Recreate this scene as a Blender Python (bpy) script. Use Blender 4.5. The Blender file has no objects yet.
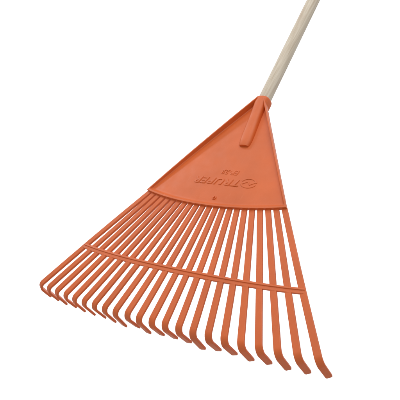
import bpy, bmesh, math, random
from mathutils import Vector, Matrix
import numpy as np

random.seed(7)
S = bpy.context.scene
COL = S.collection

# ------------------------------------------------------------------ camera
CAM_Z = 2.0
cd = bpy.data.cameras.new('camera')
cam = bpy.data.objects.new('camera', cd); COL.objects.link(cam)
cam.location = (0, 0, CAM_Z)
cam.rotation_euler = (math.radians(90), 0, 0)
cd.sensor_width = 36.0
cd.lens = 696.99 * 36 / 400
cd.clip_start = 0.05
cd.clip_end = 200
S.camera = cam

# ------------------------------------------------------------------ world: dim even studio room
w = bpy.data.worlds.new('World'); S.world = w
w.use_nodes = True
bg = w.node_tree.nodes['Background']
bg.inputs['Color'].default_value = (1, 1, 1, 1)
bg.inputs['Strength'].default_value = 0.565

S.view_settings.view_transform = 'Standard'
S.view_settings.look = 'None'
S.view_settings.exposure = 0
S.view_settings.gamma = 1

# ------------------------------------------------------------------ lamps
def area(name, loc, target, sx, sy, power, color=(1, 1, 1)):
    l = bpy.data.lights.new(name, 'AREA')
    l.shape = 'RECTANGLE'; l.size = sx; l.size_y = sy
    l.energy = power; l.color = color
    o = bpy.data.objects.new(name, l); COL.objects.link(o)
    o.location = loc
    o.rotation_euler = (Vector(target) - Vector(loc)).to_track_quat('-Z', 'Y').to_euler()
    return o
CEN = Vector((-0.03, 1.33, CAM_Z))
area('key_softbox', CEN + Vector((0.0, -0.8, 1.9)), CEN, 2.2, 2.2, 28, (1, 0.985, 0.96))
area('backdrop_lamp', (-2.6, 3.2, CAM_Z + 3.0), (-0.8, 6.5, CAM_Z + 0.4), 2.5, 0.8, 85)
area('backdrop_lamp', (2.6, 3.2, CAM_Z + 3.0), (0.8, 6.5, CAM_Z + 0.4), 2.5, 0.8, 85)
area('backdrop_lamp', (-2.9, 3.2, CAM_Z - 1.0), (-0.8, 6.5, CAM_Z - 0.6), 1.6, 0.8, 70)
area('backdrop_lamp', (2.9, 3.2, CAM_Z - 1.0), (0.8, 6.5, CAM_Z - 0.6), 1.6, 0.8, 70)

# ------------------------------------------------------------------ materials
def new_mat(name):
    m = bpy.data.materials.new(name); m.use_nodes = True
    nt = m.node_tree
    return m, nt, nt.nodes['Principled BSDF']

def plastic(name, base, rough=0.50):
    m, nt, b = new_mat(name)
    N, L = nt.nodes, nt.links
    tc = N.new('ShaderNodeTexCoord')
    n1 = N.new('ShaderNodeTexNoise'); n1.inputs['Scale'].default_value = 14; n1.inputs['Detail'].default_value = 5
    L.new(tc.outputs['Object'], n1.inputs['Vector'])
    mp = N.new('ShaderNodeMapRange'); mp.inputs['From Min'].default_value = 0.3; mp.inputs['From Max'].default_value = 0.7
    L.new(n1.outputs['Fac'], mp.inputs['Value'])
    mx = N.new('ShaderNodeMix'); mx.data_type = 'RGBA'
    mx.inputs[6].default_value = (*[c * 0.92 for c in base], 1)
    mx.inputs[7].default_value = (*[min(1, c * 1.08) for c in base], 1)
    L.new(mp.outputs['Result'], mx.inputs[0])
    ms = N.new('ShaderNodeMapping'); ms.inputs['Scale'].default_value = (1, 0.10, 1); ms.inputs['Rotation'].default_value = (0, 0, 0.35)
    L.new(tc.outputs['Object'], ms.inputs['Vector'])
    ns = N.new('ShaderNodeTexNoise'); ns.inputs['Scale'].default_value = 260; ns.inputs['Detail'].default_value = 4; ns.inputs['Roughness'].default_value = 0.7
    L.new(ms.outputs['Vector'], ns.inputs['Vector'])
    rs = N.new('ShaderNodeMapRange'); rs.inputs['From Min'].default_value = 0.60; rs.inputs['From Max'].default_value = 0.78; rs.inputs['To Max'].default_value = 0.22
    L.new(ns.outputs['Fac'], rs.inputs['Value'])
    sc = N.new('ShaderNodeMix'); sc.data_type = 'RGBA'
    L.new(rs.outputs['Result'], sc.inputs[0]); L.new(mx.outputs[2], sc.inputs[6]); sc.inputs[7].default_value = (0.70, 0.25, 0.11, 1)
    L.new(sc.outputs[2], b.inputs['Base Color'])
    n2 = N.new('ShaderNodeTexNoise'); n2.inputs['Scale'].default_value = 45; n2.inputs['Detail'].default_value = 6
    L.new(tc.outputs['Object'], n2.inputs['Vector'])
    mr = N.new('ShaderNodeMapRange'); mr.inputs['To Min'].default_value = rough - 0.14; mr.inputs['To Max'].default_value = rough + 0.14
    L.new(n2.outputs['Fac'], mr.inputs['Value']); L.new(mr.outputs['Result'], b.inputs['Roughness'])
    n3 = N.new('ShaderNodeTexNoise'); n3.inputs['Scale'].default_value = 420; n3.inputs['Detail'].default_value = 3
    L.new(tc.outputs['Object'], n3.inputs['Vector'])
    n4 = N.new('ShaderNodeTexNoise'); n4.inputs['Scale'].default_value = 22; n4.inputs['Detail'].default_value = 2
    L.new(tc.outputs['Object'], n4.inputs['Vector'])
    bp = N.new('ShaderNodeBump'); bp.inputs['Strength'].default_value = 0.10; bp.inputs['Distance'].default_value = 0.0006
    L.new(n3.outputs['Fac'], bp.inputs['Height'])
    bp2 = N.new('ShaderNodeBump'); bp2.inputs['Strength'].default_value = 0.25; bp2.inputs['Distance'].default_value = 0.002
    L.new(n4.outputs['Fac'], bp2.inputs['Height']); L.new(bp.outputs['Normal'], bp2.inputs['Normal'])
    L.new(bp2.outputs['Normal'], b.inputs['Normal'])
    b.inputs['Specular IOR Level'].default_value = 0.5
    return m

ORANGE = (0.63, 0.121, 0.021)
M_PL = plastic('orange_plastic', ORANGE)

def wood():
    m, nt, b = new_mat('pale_wood')
    N, L = nt.nodes, nt.links
    tc = N.new('ShaderNodeTexCoord')
    mp = N.new('ShaderNodeMapping'); mp.inputs['Scale'].default_value = (1, 0.022, 1)
    L.new(tc.outputs['Object'], mp.inputs['Vector'])
    n1 = N.new('ShaderNodeTexNoise'); n1.inputs['Scale'].default_value = 320; n1.inputs['Detail'].default_value = 6; n1.inputs['Roughness'].default_value = 0.565
    n1.inputs['Distortion'].default_value = 0.25
    L.new(mp.outputs['Vector'], n1.inputs['Vector'])
    cr = N.new('ShaderNodeValToRGB')
    cr.color_ramp.elements[0].position = 0.30; cr.color_ramp.elements[0].color = (0.45, 0.365, 0.265, 1)
    cr.color_ramp.elements[1].position = 0.62; cr.color_ramp.elements[1].color = (0.63, 0.56, 0.455, 1)
    L.new(n1.outputs['Fac'], cr.inputs['Fac'])
    mp2 = N.new('ShaderNodeMapping'); mp2.inputs['Scale'].default_value = (1, 0.25, 1)
    L.new(tc.outputs['Object'], mp2.inputs['Vector'])
    n2 = N.new('ShaderNodeTexNoise'); n2.inputs['Scale'].default_value = 48; n2.inputs['Detail'].default_value = 4
    L.new(mp2.outputs['Vector'], n2.inputs['Vector'])
    r2 = N.new('ShaderNodeMapRange'); r2.inputs['From Min'].default_value = 0.52; r2.inputs['From Max'].default_value = 0.72
    r2.inputs['To Max'].default_value = 0.55
    L.new(n2.outputs['Fac'], r2.inputs['Value'])
    mx = N.new('ShaderNodeMix'); mx.data_type = 'RGBA'
    L.new(r2.outputs['Result'], mx.inputs[0]); L.new(cr.outputs['Color'], mx.inputs[6])
    mx.inputs[7].default_value = (0.50, 0.37, 0.29, 1)
    L.new(mx.outputs[2], b.inputs['Base Color'])
    b.inputs['Roughness'].default_value = 0.565
    bp = N.new('ShaderNodeBump'); bp.inputs['Strength'].default_value = 0.35; bp.inputs['Distance'].default_value = 0.0008
    L.new(n1.outputs['Fac'], bp.inputs['Height']); L.new(bp.outputs['Normal'], b.inputs['Normal'])
    return m
M_WOOD = wood()

def paper():
    m, nt, b = new_mat('white_paper')
    N, L = nt.nodes, nt.links
    n = N.new('ShaderNodeTexNoise'); n.inputs['Scale'].default_value = 30
    tc = N.new('ShaderNodeTexCoord'); L.new(tc.outputs['Object'], n.inputs['Vector'])
    cr = N.new('ShaderNodeValToRGB')
    cr.color_ramp.elements[0].color = (0.89, 0.89, 0.89, 1); cr.color_ramp.elements[1].color = (0.91, 0.91, 0.91, 1)
    L.new(n.outputs['Fac'], cr.inputs['Fac']); L.new(cr.outputs['Color'], b.inputs['Base Color'])
    b.inputs['Roughness'].default_value = 0.95
    b.inputs['Specular IOR Level'].default_value = 0.1
    return m
M_PAPER = paper()

# ------------------------------------------------------------------ setting: white studio backdrop
def link(name, bm, mat, parent=None, bevel=0, smooth=True, angle=35, seg=2):
    bmesh.ops.recalc_face_normals(bm, faces=bm.faces)
    me = bpy.data.meshes.new(name); bm.to_mesh(me); bm.free()
    me.materials.append(mat)
    o = bpy.data.objects.new(name, me); COL.objects.link(o)
    if parent: o.parent = parent
    if smooth:
        me.polygons.foreach_set('use_smooth', [True] * len(me.polygons))
        me.set_sharp_from_angle(angle=math.radians(angle))
    if bevel:
        b = o.modifiers.new('bevel', 'BEVEL'); b.width = bevel; b.segments = seg
        b.limit_method = 'ANGLE'; b.angle_limit = math.radians(55); b.harden_normals = False
        for p in me.polygons: p.use_smooth = True
    return o

bm = bmesh.new()
prof = [(6.5, -7), (6.5, 11)]
rows = [[bm.verts.new((x, y, z)) for x in (-11, 11)] for y, z in prof]
for a, b in zip(rows, rows[1:]): bm.faces.new((a[0], a[1], b[1], b[0]))
back = link('backdrop', bm, M_PAPER)
back['kind'] = 'structure'

# ------------------------------------------------------------------ the rake, in its own frame:
# x across, y from socket to tips, z away from the side with the writing (metres)
R_ = np.array([[0.78901779, -0.43571669, 0.43313035],
               [0.10418831, 0.78968355, 0.60460291],
               [-0.60547149, -0.43191534, 0.66847095]])
T_ = np.array([0.13557884, -0.21504859, 1.44594161])
K = np.array([[1, 0, 0], [0, 0, 1], [0, -1, 0.]])
RW = K @ R_; TW = K @ T_ + np.array([0, 0, CAM_Z])

rake = bpy.data.objects.new('leaf_rake', None); COL.objects.link(rake)
rake.empty_display_size = 0.05
rake.matrix_world = Matrix([[*RW[i], TW[i]] for i in range(3)] + [[0, 0, 0, 1]])
rake['label'] = 'orange plastic fan rake with hooked tines, raised lettering and pale round wooden handle'
rake['category'] = 'rake'

CURV = 0.2634           # the whole fan bows: edges fall away
TM = 0.5606             # half angle of the fan
def sag(x): return CURV * x * x
def arc(th, a, b, c=0): return a + b * th * th + c * th ** 4
L_PANEL = (0.2868, 0.0801)
L_BAR = (0.4303, 0.1726)
L_BEND = (0.5353, 0.2196, 0.0012)
NT = 22
ANG = [TM * (s - 0.0315 * (s ** 3 - s)) for s in np.linspace(-1, 1, NT)]

# ---- head plate: a bowed fan with upstanding side flanges and a lip along its lower edge
def head_plate():
    bm = bmesh.new()
    NR = 70
    th_edge = 0.003
    q0 = 0.055
    qs = list(np.linspace(q0, 0.955, NR)) + [0.964, 0.970, 0.976, 0.981, 0.985, 0.988, 1.0]
    tops, bots = [], []
    for q in qs:
        half = q * arc(TM, *L_PANEL) * math.sin(TM)      # half width here
        k = (q - q0) / (1 - q0)
        fl = 0.0130 * (1 - k) ** 0.9 + 0.0044 * k         # flange height
        ft = 0.0034                                       # flange thickness
        lip = 0.0044 * min(1.0, max(0.0, (q - 0.964) / 0.024)) ** 1.6
        def P(th, zo):
            L = q * arc(th, *L_PANEL)
            x, y = L * math.sin(th), L * math.cos(th)
            return (x, y, sag(x) - zo)
        ae = lambda d: TM - d / max(q * arc(TM, *L_PANEL), 1e-6)
        base = 0.003
        a1 = ae(ft * 0.8); a2 = ae(ft + 0.0006); a3 = ae(ft + 0.0022)
        sec = [(-TM, base * 0), (-TM, fl), (-a1, fl), (-a2, max(lip, 0.0012)), (-a3, lip)]
        NI = 26
        for i in range(1, NI):
            t = -a3 + 2 * a3 * i / NI
            sec.append((t, lip))
        sec += [(a3, lip), (a2, max(lip, 0.0012)), (a1, fl), (TM, fl), (TM, 0)]
        tops.append([bm.verts.new(P(t, z)) for t, z in sec])
        bots.append([bm.verts.new(P(t, -base)) for t, z in sec])
    for a, b in zip(tops, tops[1:]):
        for i in range(len(a) - 1): bm.faces.new((a[i], a[i + 1], b[i + 1], b[i]))
    for a, b in zip(bots, bots[1:]):
        for i in range(len(a) - 1):
            bm.faces.new((a[i], b[i], b[i + 1], a[i + 1]))
    for t0, t1, b0, b1 in zip(tops, tops[1:], bots, bots[1:]):
        bm.faces.new((t0[0], t1[0], b1[0], b0[0]))
        bm.faces.new((t0[-1], b0[-1], b1[-1], t1[-1]))
    for tr, br in ((tops[0], bots[0]), (tops[-1], bots[-1])):
        for i in range(len(tr) - 1): bm.faces.new((tr[i], tr[i + 1], br[i + 1], br[i]))
    bmesh.ops.remove_doubles(bm, verts=bm.verts, dist=1e-6)
    return bm
plate = link('head_plate', head_plate(), M_PL, rake, bevel=0.0006)

# ---- sweep of a bevelled bar along a path of frames
def sweep(bm, frames, closed_section=None):
    """frames: list of (point on the outer face, side dir, inward dir, width, depth)"""
    rings = []
    for p, sdir, ndir, wd, hd in frames:
        c = min(0.0011, wd * 0.2, hd * 0.3)
        pts = [(-wd / 2 + c, 0), (wd / 2 - c, 0), (wd / 2 - 0.3 * c, 0.3 * c), (wd / 2, c), (wd / 2, hd - c), (wd / 2 - c, hd),
               (-wd / 2 + c, hd), (-wd / 2, hd - c), (-wd / 2, c), (-wd / 2 + 0.3 * c, 0.3 * c)]
        rings.append([bm.verts.new(p + sdir * u + ndir * v) for u, v in pts])
    n = len(rings[0])
    for a, b in zip(rings, rings[1:]):
        for i in range(n): bm.faces.new((a[i], a[(i + 1) % n], b[(i + 1) % n], b[i]))
    bm.faces.new(rings[0][::-1]); bm.faces.new(rings[-1])

HOOK = 0.0486; HOOK_A = 1.4579
TW_ = 0.0124
def tine(i):
    th = ANG[i]
    Lb = arc(th, *L_BEND)
    # root is pulled in a little so that the outermost tines line up with the plate's flanges
    tr = th * (1 - 0.0052 / (arc(TM, *L_PANEL) * TM))
    Lr = arc(tr, *L_PANEL) - 0.0028
    A = Vector((Lr * math.sin(tr), Lr * math.cos(tr), 0))
    EXT = 0.0085
    B = Vector(((Lb + EXT) * math.sin(th), (Lb + EXT) * math.cos(th), 0))
    d = (B - A).normalized()
    hook_a = HOOK_A + 0.17 + random.uniform(-0.06, 0.06)
    rad = 0.0155
    tl = rad * math.tan(hook_a / 2)
    side = Vector((d.y, -d.x, 0))
    pts = []
    n0 = Vector((0, 0, 1))
    shaft = (B - A).length - tl
    NS = 16
    bow = random.uniform(-0.0007, 0.0007)
    for k in range(NS + 1):
        f = k / NS
        p = A + d * shaft * f
        p += side * bow * math.sin(math.pi * f) ** 2
        p.z = sag(p.x) + 0.0008 * math.sin(math.pi * f) * random.uniform(0.7, 1.0)
        wd = TW_ - 0.0018 * (1 - f)
        hd = 0.0054 - 0.0003 * f
        pts.append((p, side, n0, wd, hd))
    p0 = pts[-1][0]
    # bend
    NB = 9
    for k in range(1, NB + 1):
        a = hook_a * k / NB
        p = p0 + d * rad * math.sin(a) + n0 * rad * (1 - math.cos(a))
        nn = -d * math.sin(a) + n0 * math.cos(a)
        pts.append((p, side, nn, TW_, 0.0050))
    tdir = d * math.cos(hook_a) + n0 * math.sin(hook_a)
    nn = -d * math.sin(hook_a) + n0 * math.cos(hook_a)
    hl = HOOK + 0.0035 * th / TM - 0.0010 - tl
    pe = pts[-1][0]
    for f in (0.35, 0.7, 0.93, 1.0):
        wd = TW_ * (1 - 0.08 * f) if f < 1 else TW_ * 0.80
        hd = 0.0052 - 0.0006 * f if f < 1 else 0.0036
        pts.append((pe + tdir * hl * f + (nn * 0.0004 if f == 1 else Vector()), side, nn, wd, hd))
    bm = bmesh.new(); sweep(bm, pts)
    return link('tine', bm, M_PL, rake, smooth=True, angle=20)
for i in range(NT): tine(i)

# ---- cross bar: flat strip flush with the tines, a raised rib along its upper half
def cross_bar():
    bm = bmesh.new()
    N = 90
    half = TM + 0.0022 / arc(TM, *L_BAR)
    sec = [(-0.0056, 0.0001), (-0.0050, 0.0008), (-0.0043, 0.0014), (-0.0014, 0.0017), (-0.0008, 0.0012), (-0.0004, 0.0001), (0.0054, 0.0002), (0.0060, -0.0004),
           (0.0060, -0.0032), (-0.0056, -0.0032)]
    rings = []
    for k in range(N + 1):
        t = -half + 2 * half * k / N
        e = 1.0 if 0 < k < N else 0.7
        ring = []
        for dl, z in sec:
            L = arc(max(-TM, min(TM, t)), *L_BAR) + dl * e
            x, y = L * math.sin(t), L * math.cos(t)
            ring.append(bm.verts.new((x, y, sag(x) + 0.0004 - z * e)))
        rings.append(ring)
    n = len(sec)
    for a, b in zip(rings, rings[1:]):
        for i in range(n): bm.faces.new((a[i], a[(i + 1) % n], b[(i + 1) % n], b[i]))
    bm.faces.new(rings[0][::-1]); bm.faces.new(rings[-1])
    return bm
link('cross_bar', cross_bar(), M_PL, rake, angle=25)

# ---- handle: straight round pale wooden pole, runs on out of the picture
H0 = Vector((0, 0.0047, 0.0030)); H1 = Vector((0, -0.2848, -0.0129))
HD = (H1 - H0).normalized()
HX = Vector((1, 0, 0)); HN = HD.cross(HX).normalized()
HR = 0.0134
HNS = -1.0 if HN.z > 0 else 1.0      # towards the lettered side
def handle():
    bm = bmesh.new()
    rings = []
    stops = list(np.linspace(-0.03, 1.16, 40)) + [1.166, 1.17]
    for s in stops:
        r = HR * (1 + 0.008 * math.sin(s * 9)) * (1 if s < 1.165 else (0.9 if s < 1.168 else 0.6))
        c = H0 + HD * s
        rings.append([bm.verts.new(c + (HX * math.cos(a) + HN * math.sin(a)) * r) for a in np.linspace(0, 2 * math.pi, 40, endpoint=False)])
    for a, b in zip(rings, rings[1:]):
        for i in range(40): bm.faces.new((a[i], a[(i + 1) % 40], b[(i + 1) % 40], b[i]))
    bm.faces.new(rings[0][::-1]); bm.faces.new(rings[-1])
    return bm
link('handle', handle(), M_WOOD, rake)

# ---- socket: collar round the pole that runs down the plate as a half-round sleeve
def socket():
    bm = bmesh.new()
    NS = 36
    st = [(0.0035, 1.10, 1.10), (0.0045, 1.15, 1.15), (0.009, 1.17, 1.17), (0.015, 1.16, 1.17), (0.025, 1.08, 1.14), (0.038, 1.03, 1.10), (0.055, 1.01, 1.06),
          (0.080, 1.06, 1.00), (0.105, 1.08, 0.94), (0.118, 1.06, 0.88), (0.127, 0.97, 0.81), (0.1315, 0.82, 0.72)]
    rings = []
    for s, rx, rz in st:
        cx = 0.0145 * max(0, s - 0.01) / 0.125
        c = H0 - HD * s + HX * cx + HN * (HNS * 0.0065 * max(0, s - 0.01) / 0.125)
        ring = []
        for a in np.linspace(0, 2 * math.pi, NS, endpoint=False):
            ca, sa = math.cos(a), math.sin(a)
            e = 0.66                                      # a slightly boxy round
            ca = math.copysign(abs(ca) ** e, ca); sa = math.copysign(abs(sa) ** e, sa)
            ring.append(bm.verts.new(c + HX * ca * HR * rx + HN * sa * HR * rz))
        rings.append(ring)
    # inner bore at the mouth
    mouth = [bm.verts.new(H0 - HD * 0.0035 + (HX * math.cos(a) + HN * math.sin(a)) * HR * 1.015) for a in np.linspace(0, 2 * math.pi, NS, endpoint=False)]
    deep = [bm.verts.new(H0 - HD * 0.02 + (HX * math.cos(a) + HN * math.sin(a)) * HR * 1.015) for a in np.linspace(0, 2 * math.pi, NS, endpoint=False)]
    seq = [deep, mouth] + rings
    for a, b in zip(seq, seq[1:]):
        for i in range(NS): bm.faces.new((a[i], a[(i + 1) % NS], b[(i + 1) % NS], b[i]))
    bm.faces.new(rings[-1])
    return bm
link('socket', socket(), M_PL, rake, angle=40)

# ---- raised writing on the plate; it reads with the tips up
def text_mesh(body, size, sx, shear, depth):
    cu = bpy.data.curves.new('lettering', 'FONT')
    cu.body = body; cu.size = size; cu.align_x = 'CENTER'; cu.align_y = 'CENTER'
    cu.shear = shear; cu.extrude = depth; cu.offset = size * 0.022; cu.space_character = 1.06
    o = bpy.data.objects.new('lettering', cu); COL.objects.link(o)
    dg = bpy.context.evaluated_depsgraph_get()
    me = bpy.data.meshes.new_from_object(o.evaluated_get(dg))
    bpy.data.objects.remove(o); bpy.data.curves.remove(cu)
    bm = bmesh.new(); bm.from_mesh(me); bpy.data.meshes.remove(me)
    for v in bm.verts: v.co.x *= sx
    bmesh.ops.remove_doubles(bm, verts=bm.verts, dist=1e-6)
    return bm
def on_plate(bm, cx, cy, rot=0):
    for v in bm.verts:
        u, t, h = v.co
        c, s = math.cos(rot), math.sin(rot)
        u, t = c * u - s * t, s * u + c * t
        x, y = cx - u, cy + t
        v.co = (x, y, sag(x) - h)
    return bm
link('lettering', on_plate(text_mesh('TRUPER', 0.0212, 1.40, 0.25, 0.0009), -0.0035, 0.2258), M_PL, rake, smooth=False, bevel=0.0003)
link('lettering', on_plate(text_mesh('EP-22', 0.0150, 1.08, 0.25, 0.0007), 0.0155, 0.2020), M_PL, rake, smooth=False, bevel=0.0003)

def emblem():
    bm = bmesh.new()
    def ribbon(pts, wd, h=0.0008):
        rs = []
        for k, (u, v) in enumerate(pts):
            a = pts[max(0, k - 1)]; b = pts[min(len(pts) - 1, k + 1)]
            t = Vector((b[0] - a[0], b[1] - a[1])).normalized(); n = Vector((-t.y, t.x)) * wd / 2
            rs.append([bm.verts.new((u + n.x, v + n.y, -0.001)), bm.verts.new((u + n.x, v + n.y, h)),
                       bm.verts.new((u - n.x, v - n.y, h)), bm.verts.new((u - n.x, v - n.y, -0.001))])
        for a, b in zip(rs, rs[1:]):
            for i in range(4): bm.faces.new((a[i], a[(i + 1) % 4], b[(i + 1) % 4], b[i]))
        bm.faces.new(rs[0][::-1]); bm.faces.new(rs[-1])
    ru, rv = 0.0160, 0.0104
    ribbon([(ru * math.cos(a), rv * math.sin(a)) for a in np.linspace(0.12, math.pi - 0.25, 26)], 0.0034)
    ribbon([(ru * math.cos(a), rv * math.sin(a)) for a in np.linspace(math.pi + 0.10, 2 * math.pi - 0.25, 26)], 0.0034)
    ribbon([(-0.0140, -0.0035), (-0.0035, 0.0038), (0.0025, -0.0034), (0.0145, 0.0032)], 0.0036)
    return bm
link('emblem', on_plate(emblem(), 0.0662, 0.2225), M_PL, rake, smooth=False, bevel=0.0003)

# ---- moulding gate stub near the lower edge
def stub():
    bm = bmesh.new()
    r = [(0.0030, -0.001), (0.0028, 0.0009), (0.0020, 0.0011), (0.0014, 0.0003), (0.0011, 0.0004), (0.0009, 0.0022), (0.0004, 0.0026)]
    rings = [[bm.verts.new((1.5 * q * math.cos(a), 1.5 * q * math.sin(a), 1.4 * h)) for a in np.linspace(0, 2 * math.pi, 20, endpoint=False)] for q, h in r]
    for a, b in zip(rings, rings[1:]):
        for i in range(20): bm.faces.new((a[i], a[(i + 1) % 20], b[(i + 1) % 20], b[i]))
    bm.faces.new(rings[-1])
    return bm
link('mould_mark', on_plate(stub(), 0.0095, 0.2660), M_PL, rake)
